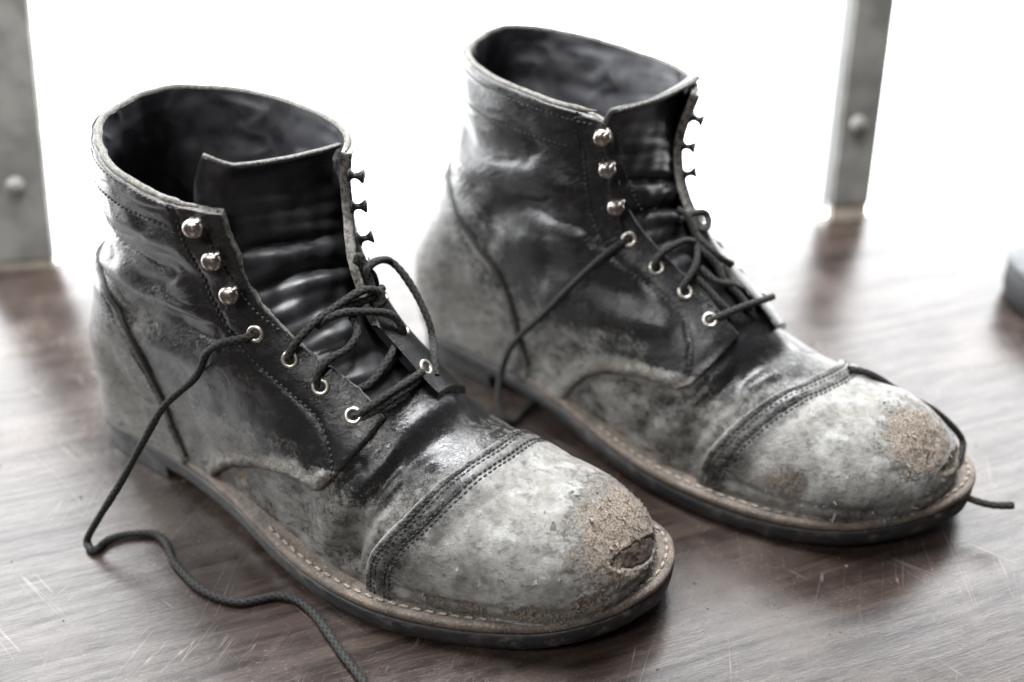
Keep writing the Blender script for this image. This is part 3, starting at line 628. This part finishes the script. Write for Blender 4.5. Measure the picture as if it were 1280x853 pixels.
def build_boot(b, root):
    s = Boot(b); G = s.G; near, far = s.near, ~s.near
    nu, nt2 = s.shape
    lab = {}
    rnd = lambda F, r: np.sqrt(1-(1-np.clip(F/r, 0, 1))**2)
    # --- vamp (under everything, foot part)
    Fv = np.minimum(G[:,0]-si(G[:,2], [0,2,4,6,8,9.2,12], [8.6,9.2,11.5,14,16.6,18.4,23]), 3.0)
    mid = (G[:,1] > si(G[:,2], *YN[b])-.8) & (G[:,1] < si(G[:,2], *YF[b])+.8)
    Fv = np.where(mid, np.minimum(Fv, G[:,0]-19.6), Fv)
    s.layer('vamp', Fv, lambda F, V: -.02+0*F, M_leather, root, edgew=0)
    # --- toe cap with pale cut edge
    fc = s.fcap(G)
    s.layer('toe_cap', fc, lambda F, V: -.03+.20*rnd(F, .10)-.05*np.exp(-((F-.41)/.16)**2)-.07*np.exp(-((F-1.09)/.16)**2), M_leather, root, (.03, .07, .12), edgew=.11)
    # --- quarters, lining
    qd = s.qd(G)
    bk = np.maximum(0, 11.0-G[:,0])*4; en = si(G[:,2], *YN[b])-G[:,1]+bk; ef = G[:,1]-si(G[:,2], *YF[b])+bk
    wav = .05*vnoise(G, .9, 21)+.03*vnoise(G, 3, 22)
    rim = s.rimd
    rc = 1.1; ca, cb_ = np.clip(rc-(en+wav), 0, 9), np.clip(rc-rim, 0, 9); crn = np.where((en+wav < rc) & (rim < rc), rc-np.sqrt(ca**2+cb_**2), np.minimum(en+wav, rim))
    Fn = np.minimum(qd, crn); Ff = np.minimum(np.minimum(sdpoly(G[:,[0,2]]-np.array([.9,0]), QP if b == 0 else QPF), ef+wav), rim)
    half_n = near.copy(); half_f = far.copy(); half_f[np.arange(nu)*nt2+s.nt-1] = True
    def lift(V, near_):
        # front corners of the facings curl up off the vamp
        c = np.exp(-((V[:,0]-19.6)/1.5)**2)*sst(6.4, 8.2, V[:,2])
        return (.13 if near_ else .16)*c
    lv = (.04, .10, .18)
    def ridge(V, F, near_):
        if not near_: return 0
        return (.05+.09*np.exp(-((F-.34)/.20)**2))*sst(9.5, 10.5, V[:,0])*(1-sst(5.9, 6.6, V[:,2]-.0))*(1-sst(18.3, 18.9, V[:,0]))*(1-sst(.4,1.6,F))*(1+.4*vnoise(V, 3, 77))
    for F, hh, nr in ((Fn, half_n, True), (Ff, half_f, False)):
        q = s.layer('quarter', F, lambda F, V, nr=nr: -.20+.45*rnd(F, .10)+lift(V, nr)+ridge(V, F, nr), M_leather, root, lv, hh, edgew=.10)
        Fl = np.where(G[:,0] > 9, F-.0, F)
        ln = s.layer('lining', Fl, lambda F, V, nr=nr: -.21+.0*F+lift(V, nr), M_lining, root, (), hh, edgew=0)
        ln.parent = q
    # --- heel counter
    Fc = np.minimum(sdpoly(G[:,[0,2]], CP if b == 0 else CPF)+.03*vnoise(G, 1.5, 31), 9)
    s.layer('heel_counter', Fc, lambda F, V: .05+.42*rnd(F, .16), M_leather, root, (.03, .08, .16), edgew=.16)
    cl = [p for p in (CP if b == 0 else CPF)[1:-1]]
    cs = resample(np.array([[x+.07, 0, z] for x, z in cl if z > 1.5 and z < 13]), .2)
    for sd in (-1, 1):
        Q = np.array([s.at(p[0], p[2], sd, .27)[0] for p in cs]); V, F = tube(Q, .125, 10); mesh_obj('counter_shadow_line', V, F, M_blackthread_shade, root)  # black tube paints in the shadow line along the counter's front edge
    # --- collar band
    xv = si(G[:,2], [14,16,18.5], [12.3,12.2,12.1]) if b == 0 else 12.6+0*G[:,0]
    Fb = np.minimum(np.minimum(2.0-rim, xv-G[:,0]), rim-.02)
    s.layer('collar_band', Fb, lambda F, V: .21+.09*rnd(F, .07), M_leather, root, (.03, .07), edgew=0)
    # --- rolled raw edge round the top
    R = (s.P+s.N*-.03).reshape(nu, nt2, 3)[-1]; yn_e, yf_e = si(R[:,2], *YN[b]), si(R[:,2], *YF[b])
    keep = ((R[:,1] < yn_e) & (R[:,0] < 13.35)) | (R[:,1] > yf_e+.05) | (R[:,0] < 10.5)
    a = np.where(~keep)[0]; loop = np.vstack([R[a[-1]+1:-1], R[:a[0]]]) if len(a) else R
    loop = loop[::3]; loop = resample(loop, .15)
    tp = np.minimum(np.arange(len(loop)), np.arange(len(loop))[::-1])*.15; w_ = -.10*(1-sst(0, 1.0, tp))+.15+.02*vnoise(loop, 1.5, 40)+.012*vnoise(loop, 5, 41)
    V, F = tube(loop, w_, 10); mesh_obj('collar_edge', V, F, M_edge if b == 0 else M_edge, root)
    # --- tongue
    tongue(b, root)
    # --- sole
    O = outline(b); zt = si(O[:,0], *ZT)
    lp = lambda d, dz: np.column_stack([inset(O, d), zt+dz])
    V, F = ring_loft([lp(1.1, -.42), lp(.10, -.42), lp(.02, -.36), lp(-.02, -.22), lp(0, -.07), lp(.06, 0), lp(.16, .03), lp(1.5, .03)])
    V = V.copy(); V[:,2] += .02*vnoise(V, 1.2, 51); V[:,:2] += .03*np.stack([vnoise(V, 1.0, 52), vnoise(V, 1.1, 53)], -1)
    wt = mesh_obj('welt', V, F, M_welt, root)
    V, F = ring_loft([lp(.5, -1.36), lp(.16, -1.34), lp(.04, -1.24), lp(-.02, -.9), lp(-.02, -.52), lp(.08, -.44), lp(1.2, -.43)])
    V = V.copy(); V[:,2] = np.maximum(V[:,2], .0+0*V[:,2]); V[:,:2] += .025*np.stack([vnoise(V, .9, 54), vnoise(V, 1.3, 55)], -1)
    osl = mesh_obj('outsole', V, F, M_rubber, root)
    m = O[:,0] < 6.6; H_ = inset(O, .08)[m]; k0 = np.where(~m)[0]; i0 = k0[-1]+1 if k0[-1]+1 < len(O) else 0
    H_ = np.vstack([inset(O, .08)[i0:][m[i0:]], inset(O, .08)[:k0[0]]])
    zt2 = si(H_[:,0], *ZT)
    V, F = ring_loft([np.column_stack([H_*.995+.02, 0*zt2]), np.column_stack([H_, 0*zt2+.08]), np.column_stack([H_, zt2-.95]), np.column_stack([H_, zt2-.44])])
    hb = mesh_obj('heel_block', V, F, M_rubber, root, smooth=False); add_bevel(hb, .06)
    # welt stitching: each stitch its own piece
    path = np.column_stack([inset(O, .34), zt+.075]); path = np.vstack([path, path[:1]]); i1 = np.argmax(path[:,0])
    sel = path[(path[:,0] > 14.5)]; 
    # order from near side round the toe
    L = polylen(sel); pitch = .56
    sv, sf = lathe([(.0,-1),(.55,-.85),(1,-.4),(1,.4),(.55,.85),(.0,1)], 8); sv = sv*np.array([.068,.068,.21])
    me = None
    for i in range(int(L[-1]/pitch)):
        q = (i+.5)*pitch; p0, p1 = [np.array([np.interp(q+e, L, sel[:,c]) for c in range(3)]) for e in (-.1, .1)]
        if me is None: o = mesh_obj('welt_stitch', sv, sf, M_thread, wt); me = o.data
        else: o = bpy.data.objects.new('welt_stitch', me); COL.objects.link(o); o.parent = wt
        z = Vector(p1-p0).normalized(); z = (z+Vector((random.uniform(-.12,.12), random.uniform(-.12,.12), random.uniform(-.1,.1)))).normalized()
        o.rotation_mode = 'QUATERNION'; o.rotation_quaternion = z.to_track_quat('Z', 'Y'); o.location = Vector((p0+p1)/2)*U
    # --- stitched rows on the cap: follow contours of the seam field
    P3 = (s.P+s.N*.135).reshape(nu, nt2, 3); fcg = fc.reshape(nu, nt2)
    def contour(field, lev, lo, hi):
        pts = []
        for j in range(lo, hi):
            c = field[:,j]-lev; k = np.where((c[:-1] > 0) & (c[1:] <= 0))[0]
            if len(k):
                k = k[0]; t = c[k]/(c[k]-c[k+1]); pts.append(P3[k,j]*(1-t)+P3[k+1,j]*t)
        return np.array(pts)
    for lev in ((.30, .52, .98, 1.20) if b == 0 else (.32, .55, .95, 1.2)):
        c = contour(fcg, lev, 0, nt2)
        c = c[(c[:,2] > 1.3)]
        V, F = stitches(resample(c[::4], .2), .27, .2, .052 if b == 0 else .05); o = mesh_obj('cap_stitching', V, F, M_blackthread_shade, root)
    # vertical facing seam, collar seams
    def seam(pts, pitch=.26, side=-1, off=.275, r=.058, name='seam_stitching', mat=M_blackthread_shade):
        P = resample(np.array([[x, 0, z] for x, z in pts]), .25); Q = np.array([s.at(p[0], p[2], side, off)[0] for p in P])
        V, F = stitches(Q, pitch, pitch*.72, r); return mesh_obj(name, V, F, mat, root)
    seam(VST[b])
    P3 = (s.P+s.N*.315).reshape(nu, nt2, 3); rg = -s.rimd.reshape(nu, nt2)[::-1]; P3 = P3[::-1]
    for dd, rad in ((.42, .034), (1.82, .04)):
        pts = []
        for j in range(nt2):
            c = rg[:,j]+dd; k = np.where((c[:-1] > 0) & (c[1:] <= 0))[0]
            if len(k): k = k[0]; t = c[k]/(c[k]-c[k+1]); pts.append(P3[k,j]*(1-t)+P3[k+1,j]*t)
        row = np.array(pts); row = row[(row[:,0] < (12.05 if b == 0 else 12.5)+(1.0 if dd < 1 else 0))]
        # open the loop at the front
        j = np.argmax(np.linalg.norm(np.diff(row, axis=0), axis=1)); row = np.vstack([row[j+1:], row[:j+1]])
        V, F = stitches(resample(row[::4], .2), .27, .19, rad); mesh_obj('collar_stitching', V, F, M_blackthread_shade, root)
    # seam along the facing edge near the hooks
    seam([(x+.0, z) for x, z in ([(13.2,16.9),(13.45,15.4),(13.95,13.7),(14.6,12.4),(15.6,11.5)] if b == 0 else [(14.0,17.0),(14.0,15.4),(14.4,13.8),(15.0,12.7)])], .25)
    # double rows above the arched seam of the quarter
    for e in (.32, .58):
        q = [(x-.08, z+e) for x, z in ([(10.9,2.9),(11.9,3.65),(13.6,4.5),(15.5,5.15),(17.0,5.4),(17.9,5.35)] if b == 0 else [(13.0,3.6),(13.8,4.3),(15.2,5.1),(16.9,5.6),(18.2,5.65),(18.9,5.65)])]
        seam(q, .25, mat=M_thread, r=.03)
    # --- eyelets
    er, ef_ = 16, None
    th = np.linspace(0, 2*math.pi, 28, endpoint=False)
    ringP = np.stack([.285*np.cos(th), .285*np.sin(th), 0*th], -1)
    ev, efc = tube(ringP, .088, 10, closed=True); ev[:,2] *= .75
    hv, hf = lathe([(.0,-.02),(.23,-.02),(.23,.0),(.0,.0)], 20)
    me1 = me2 = None; s.eye = {}
    for side, L in ((-1, EYE[b]), (1, EYEF[b])):
        for k, (x, z) in enumerate(L):
            p, n = s.at(x, z, side, .275+((.12*math.exp(-((x-19.6)/1.5)**2) if side < 0 else .16*math.exp(-((x-19.6)/1.5)**2)))); s.eye[(side, k)] = (p, n)
            Q = oriented(np.eye(3), (0,0,0), n)       # rows: x y z axes
            M = Matrix(((Q[0][0], Q[1][0], Q[2][0], p[0]*U), (Q[0][1], Q[1][1], Q[2][1], p[1]*U), (Q[0][2], Q[1][2], Q[2][2], p[2]*U), (0,0,0,1)))
            if me1 is None:
                o = mesh_obj('eyelet', ev, efc, M_eyelet, root); me1 = o.data; h = mesh_obj('eyelet_hole', hv, hf, M_blackthread_shade, o); me2 = h.data
            else:
                o = bpy.data.objects.new('eyelet', me1); COL.objects.link(o); o.parent = root; h = bpy.data.objects.new('eyelet_hole', me2); COL.objects.link(h); h.parent = o
            o.matrix_local = M
    # --- speed hooks: rivet, neck and domed curl
    kv = join([lathe([(.02,-.03),(.30,-.03),(.30,.03),(.22,.06),(.12,.09),(.11,.22),(.15,.30),(.30,.34),(.385,.43),(.40,.52),(.36,.64),(.24,.73),(.02,.765)], 28)])
    tabp = np.array([(.12,.0,.66),(.26,.05,.76),(.40,.08,.70),(.44,.09,.54),(.40,.08,.40)]); tv, tf = tube(resample(tabp, .05), .10, 10); tv2 = tv.copy()
    kv = join([kv, (tv, tf)])
    fk = lathe([(.02,-.03),(.30,-.03),(.30,.05),(.17,.12),(.14,.22),(.14,.34),(.20,.44),(.29,.55),(.31,.62),(.02,.60)], 24)
    for side, L in ((-1, HOOK[b]), (1, HOOKF[b])):
        me = None
        for k, (x, z) in enumerate(L):
            p, n = s.at(x, z, side, .22)
            if side < 0: n = n+np.array([.12,0,.08]); n /= np.linalg.norm(n)
            Q = oriented(np.eye(3), (0,0,0), n, (.8, 0, .55) if side < 0 else (.3,0,1))
            sc = 1.0
            M = Matrix(((Q[0][0], Q[1][0], Q[2][0], p[0]*U), (Q[0][1], Q[1][1], Q[2][1], p[1]*U), (Q[0][2], Q[1][2], Q[2][2], p[2]*U), (0,0,0,1)))
            if me is None: o = mesh_obj('lace_hook', *(kv if side < 0 else fk), M_steel if side < 0 else M_backlitsteel, root); me = o.data
            else: o = bpy.data.objects.new('lace_hook', me); COL.objects.link(o); o.parent = root
            o.matrix_local = M@Matrix.Diagonal((sc, sc, 1.0, 1))
    # torn fibres and curled flakes of finish standing off the worn toe
    rs = np.random.RandomState(11+b); wgt = s.scuffmask(s.G)*(s.G[:,0] > 22)*(s.floorF > .1)*(fc > .3); wgt += .10*sst(24, 26, s.G[:,0])*(s.floorF > .1)*(s.G[:,2] < 4.5); wgt[:nt2*4] = 0
    if b == 0: wgt *= (s.ell(s.G) > 1.1)
    du_ = np.linalg.norm(np.diff(s.G.reshape(nu, nt2, 3), axis=0), axis=-1); ar = np.vstack([du_, du_[-1:]]).ravel()*1.0
    tn = np.linalg.norm(np.gradient(s.G.reshape(nu, nt2, 3), axis=1), axis=-1).ravel(); pr = wgt*ar*tn; pr = pr/pr.sum()
    idx = rs.choice(len(pr), 2600 if b == 0 else 1300, p=pr); V = []; F = []; AT = []
    for i in idx:
        p = s.P[i]+s.N[i]*.155; n = s.N[i]; t = np.cross(n, rs.normal(size=3)); t /= np.linalg.norm(t)+1e-9; c = np.cross(n, t)
        L_ = rs.gamma(2.2, .035)+.03; w2 = L_*rs.uniform(.25, .8); hgt = L_*rs.uniform(.15, .6); o_ = len(V)
        for a_, c_, h_ in ((0,-1,-.03),(0,1,-.03),(.55,-.8,.5),(.5,.7,.45),(1,-.3,1.0),(.92,.35,.8)):
            V.append(p+t*L_*a_+c*w2*c_*.5+n*(hgt*h_))
        F += [(o_,o_+1,o_+3),(o_,o_+3,o_+2),(o_+2,o_+3,o_+5),(o_+2,o_+5,o_+4)]; AT += [(s.attrs['scuff'][i])]*6
    o = mesh_obj('torn_nap', V, F, M_leather, root, smooth=False, attrs=dict(scuff=np.clip(np.array(AT)*1.2, .0, 1), dust=np.full(len(V), .95), cap=np.ones(len(V)), hole=np.zeros(len(V)), edge=np.zeros(len(V)))); o['kind'] = 'stuff'
    return s
def tongue(b, root):
    if b == 0:
        C = [(19.9,8.25),(18.7,9.3),(17.4,10.35),(16.15,11.45),(15.15,12.7),(14.45,14.0),(14.05,15.3),(13.75,16.6),(13.8,17.3),(14.0,17.8)]
        yl = [-1.6,-2.2,-2.7,-2.9,-3.1,-3.3,-3.3,-3.2,-3.05,-3.0]; yr = [1.6,2.2,2.6,2.9,3.2,3.5,3.6,3.6,3.6,3.7]; crv = [.35,.5,.7,.75,.6,.5,.4,.35,.3,.25]; slope = -.32
    else:
        C = [(19.9,7.9),(18.5,8.9),(17.1,10.0),(15.8,11.2),(15.0,12.5),(14.5,13.9),(14.2,15.3),(14.0,16.7),(14.1,17.7),(14.5,18.15)]
        yl = [-1.4,-1.9,-2.3,-2.5,-2.6,-2.7,-2.8,-3.0,-3.1,-3.2]; yr = [1.4,2.0,2.3,2.6,2.8,3.0,3.1,3.2,3.3,3.4]; crv = [.3,.5,.7,.7,.6,.5,.4,.35,.3,.2]; slope = -.05
    C3 = cr([(x, z, l, r, k) for (x, z), l, r, k in zip(C, yl, yr, crv)], 16); n = len(C3); m = 61
    t = np.gradient(C3[:,:2], axis=0); t /= np.linalg.norm(t, axis=1, keepdims=True); nx = np.stack([t[:,1], -t[:,0]], -1)   # forward-up normal
    L = polylen(C3[:,:2]); v = np.linspace(0, 1, m); P = np.zeros((n, m, 3))
    for i in range(n):
        y = C3[i,2]+(C3[i,3]-C3[i,2])*v; q = (v-.5)*2
        roll = .0
        env = math.exp(-((L[i]-6.6)/3.6)**2)
        ph = 2*math.pi*(L[i]/1.75+.10*np.sin(q*2.1+L[i]*.7))
        off = -C3[i,4]*q**2*1.0+env*(.23*np.sin(ph+1.3*np.sin(2.6*q+.8*L[i]))*(1-.3*q**2)*(.7+.5*np.sin(1.9*q+L[i]*1.1))+.055*np.sin(ph*2.3+5*q)+.05*np.sin(7*q+2.2*L[i])+.03*np.sin(13*q-3.1*L[i]))
        # top lip rolls forward, near corner folds back
        top = max(0, (L[i]-(L[-1]-1.3))/1.3)
        off = off+.22*top**2*(1-.3*q)
        if b == 0: off = off-.8*np.clip((-.74-q)/.26, 0, 1)**2*1.0
        P[i,:,0] = C3[i,0]+nx[i,0]*off; P[i,:,1] = y; P[i,:,2] = C3[i,1]+nx[i,1]*off+slope*q*2*top
    F = []
    for i in range(n-1):
        for j in range(m-1): a = i*m+j; F.append((a, a+1, a+m+1, a+m))
    o = mesh_obj('tongue', P.reshape(-1, 3), F, M_tongue, root)
    sd = o.modifiers.new('thickness', 'SOLIDIFY'); sd.thickness = .26*U; sd.offset = 0; sd.use_rim = True
    e = np.vstack([P[-1]]); V, F = tube(resample(e[::3], .2), .085, 8); V[:,2] += .02*vnoise(V, 3, 60)
    mesh_obj('tongue_edge_glint', V, F, M_edge, o)  # pale tube stands in for the specular glint along the tongue top
LACES_N = [[(14.72,-2.9,11.19),(14.6,-3.21,11.3),(14.3,-3.46,11.21),(13.45,-3.82,10.88),(12.67,-3.98,10.23),(12.17,-4.08,9.31),(11.36,-4.09,8.37),(10.24,-4.86,7.12),(9.46,-5.68,5.48),(8.65,-6.83,3.41),(7.79,-7.82,1.6),(7.18,-8.24,0.35),(7.84,-8.37,0.2),(7.76,-7.58,0.2),(8.21,-6.81,0.2),(9.2,-6.13,0.2),(10.22,-6.23,0.2),(11.49,-6.83,0.2),(13.44,-7.27,0.2),(14.78,-7.24,0.2),(15.8,-6.89,0.2),(16.37,-6.27,0.2),(16.89,-5.69,0.2),(17.78,-5.42,0.2),(18.88,-5.58,0.2),(19.98,-5.97,0.2),(21.53,-6.59,0.2),(23.09,-7.15,0.2),(24.17,-7.67,0.2)],[(16.07,-2.56,10.06),(16.19,-2.69,10.63),(16.51,-2.4,11.36),(16.83,-1.59,11.96),(17.13,-0.45,12.34),(17.34,0.41,12.54),(17.45,1.03,12.45),(17.61,1.46,12.15),(17.74,1.42,11.75),(17.53,1.13,11.59)],[(17.46,-2.33,9.12),(17.42,-2.49,9.74),(17.48,-2.29,10.27),(17.72,-1.83,10.65),(17.99,-1.2,10.84),(18.02,-0.62,11.13),(17.79,-0.28,11.42),(17.43,-0.14,11.69)],[(16.71,-1.46,11.64),(17.05,-1.22,11.97),(17.43,-0.57,12.08),(17.8,0.21,11.87),(18.1,1.08,11.52),(18.35,1.52,11.12),(18.52,1.69,10.55),(18.34,1.86,10.09)],[(18.73,-2.2,8.26),(19.19,-2.18,8.63),(19.64,-1.73,9.02),(19.95,-1.07,9.32),(20.15,-0.02,9.44),(20.08,0.9,9.36),(19.67,1.7,8.98)],[(19.37,-2.12,8.4),(19.75,-1.63,8.78),(20.04,-0.95,9.05),(20.19,-0.09,9.14),(20.07,0.78,9.1)],[(16.8,-1.12,11.8),(17.14,-0.48,12.14),(17.24,0.36,12.01),(17.43,1.14,12.01),(17.27,2.01,12.04)],[(18.66,-1.31,9.24),(18.91,-0.99,9.4),(18.95,-0.36,9.66),(18.88,0.43,10.01),(18.65,1.02,10.21)],[(17.32,1.5,11.82),(17.03,1.52,12.56),(16.94,1.52,13.03),(16.87,2.17,13.11),(16.46,3.42,12.51),(16.95,3.66,12.0),(17.71,3.66,11.12),(18.47,3.47,10.16),(18.93,3.17,9.43),(19.74,2.25,9.37),(20.37,1.53,8.96)],[(16.34,1.5,13.13),(16.45,1.67,13.46),(16.71,1.72,12.95),(16.91,1.86,12.57),(16.91,2.0,12.01)]]
LACES_F = [[(14.8,-2.26,11.73),(14.78,-2.69,11.71),(14.51,-3.18,11.44),(13.81,-3.75,10.55),(12.73,-4.15,9.09),(11.17,-4.04,7.13),(9.67,-3.81,5.38),(8.47,-3.58,3.72),(7.92,-3.62,2.08),(8.32,-4.36,1.32),(8.85,-4.83,0.74),(9.44,-5.06,0.4),(9.77,-4.71,0.2),(9.58,-3.88,0.2),(9.47,-2.86,0.2),(9.48,-1.82,0.2)],[(16.32,-1.93,10.29),(16.27,-2.19,10.79),(16.41,-1.92,11.32),(16.68,-1.44,11.64),(16.94,-0.76,11.76),(17.1,-0.14,11.5)],[(17.72,-1.62,9.36),(17.64,-1.79,9.92),(17.77,-1.44,10.41),(17.73,-0.91,10.86),(17.4,-0.3,11.27),(16.96,0.09,11.5)],[(18.96,-1.62,8.43),(19.33,-1.59,8.78),(19.85,-0.87,9.08),(20.21,-0.06,9.21),(20.52,0.92,9.17),(20.66,1.52,9.14)],[(16.85,-0.18,11.57),(17.63,-0.08,11.14),(18.22,0.11,10.63),(18.78,0.03,10.0),(19.59,0.25,9.33),(20.29,0.3,8.7)],[(16.83,0.24,11.82),(17.47,0.12,11.44),(18.19,0.49,10.81),(18.47,1.24,10.27)],[(17.79,-0.6,10.55),(18.63,-0.45,10.06),(19.13,0.21,9.79),(19.48,0.8,9.41)],[(17.75,-0.98,10.27),(18.51,-0.91,9.78),(19.2,-0.91,9.34),(19.82,-0.77,8.9)],[(16.18,-0.08,12.36),(16.42,0.56,12.51),(16.6,1.37,12.37),(16.9,1.38,12.03),(17.04,0.76,11.78),(16.72,0.39,11.95)],[(15.89,0.03,12.78),(16.34,0.2,12.52),(16.75,0.19,12.02),(17.11,0.12,11.53)],[(24.76,1.84,6.61),(25.65,2.4,6.4),(26.9,3.23,5.53),(28.25,4.14,4.65),(29.17,4.71,3.8),(29.74,5.0,3.0),(29.99,4.26,2.6),(30.12,3.43,2.2),(30.3,2.83,1.9),(30.93,2.76,1.7),(31.63,2.92,1.6),(32.27,3.17,1.6),(32.91,3.56,1.7)]]
def lace_mesh(strands, root, rad=.19):
    parts = []; st = []; o = 0; Vs = []; Fs = []
    for P in strands:
        P = np.array(P, float)
        V, F, A = cord(P, rad)
        Vs.append(V); Fs.append(F+o); st.append(A['strand']); o += len(V)
    return mesh_obj('lace', np.vstack(Vs), np.vstack(Fs), M_lace, root, attrs=dict(strand=np.concatenate(st)))
POSE = [((-20.8664, 47.1130), -34.5392), ((-4.19798, 55.7153), -40.8368)]
for b, (loc, a) in enumerate(POSE):
    root = empty('boot', (loc[0], loc[1], 0), math.radians(a))
    build_boot(b, root)
    L = LACES_N if b == 0 else LACES_F
    for s_ in L: lace_mesh([s_], root, .17)
    if b == 0: tag(root, 'worn black boot in front, toe cap worn through to a hole, lace trailing on table', 'boot', 'pair of worn leather boots')
    else:
        tag(root, 'worn black boot standing behind the other one, tan scuff on toe cap, lace over toe', 'boot', 'pair of worn leather boots')
        V, F = tube(resample(np.array(L[-1][-2:]), .1), .15, 10); mesh_obj('aglet', V, F, M_blackthread_shade, root)
# round tin cut by the right edge of the picture
cx, cy = 37.4, 58.6
root = empty('round_tin', (cx, cy, 0)); tag(root, 'dark round tin with a grey lid, cut off by the right edge of the photo', 'tin')
V, F = lathe([(5.0,.1),(5.25,.3),(5.4,.9),(5.4,2.2),(5.2,2.5),(4.9,2.55)], 72); mesh_obj('body', V, F, M_tinside, root)
V, F = lathe([(5.0,2.5),(5.35,2.52),(5.45,2.65),(5.3,3.0),(4.9,3.3),(4.2,3.45),(.5,3.5)], 72); mesh_obj('lid', V, F, M_tintop, root)
# grit and leather crumbs lying on the table round the boots
rs = np.random.RandomState(5); V = []; F = []
for _ in range(170):
    a = rs.uniform(0, 1); x, y = (-24+38*a+rs.normal()*4, 46-14*a+rs.normal()*3) if rs.rand() < .6 else (rs.uniform(-30, 30), rs.uniform(26, 62))
    r = rs.gamma(2, .018)+.015; o_ = len(V); q = rs.uniform(.6, 1.3, (6, 3))*r
    for d, m in zip(((1,0,0),(-1,0,0),(0,1,0),(0,-1,0),(0,0,1),(0,0,-.2)), q): V.append((x+d[0]*m[0], y+d[1]*m[1], .2*r+d[2]*m[2]*.7))
    F += [(o_+a_, o_+b_, o_+c_) for a_, b_, c_ in ((0,2,4),(2,1,4),(1,3,4),(3,0,4),(2,0,5),(1,2,5),(3,1,5),(0,3,5))]
tag(mesh_obj('grit', V, F, simple('grit_crumbs', (.03,.025,.02), (.16,.13,.10), .9), smooth=False), 'fine dark grit and leather crumbs scattered over the table top round the boots', kind='stuff')
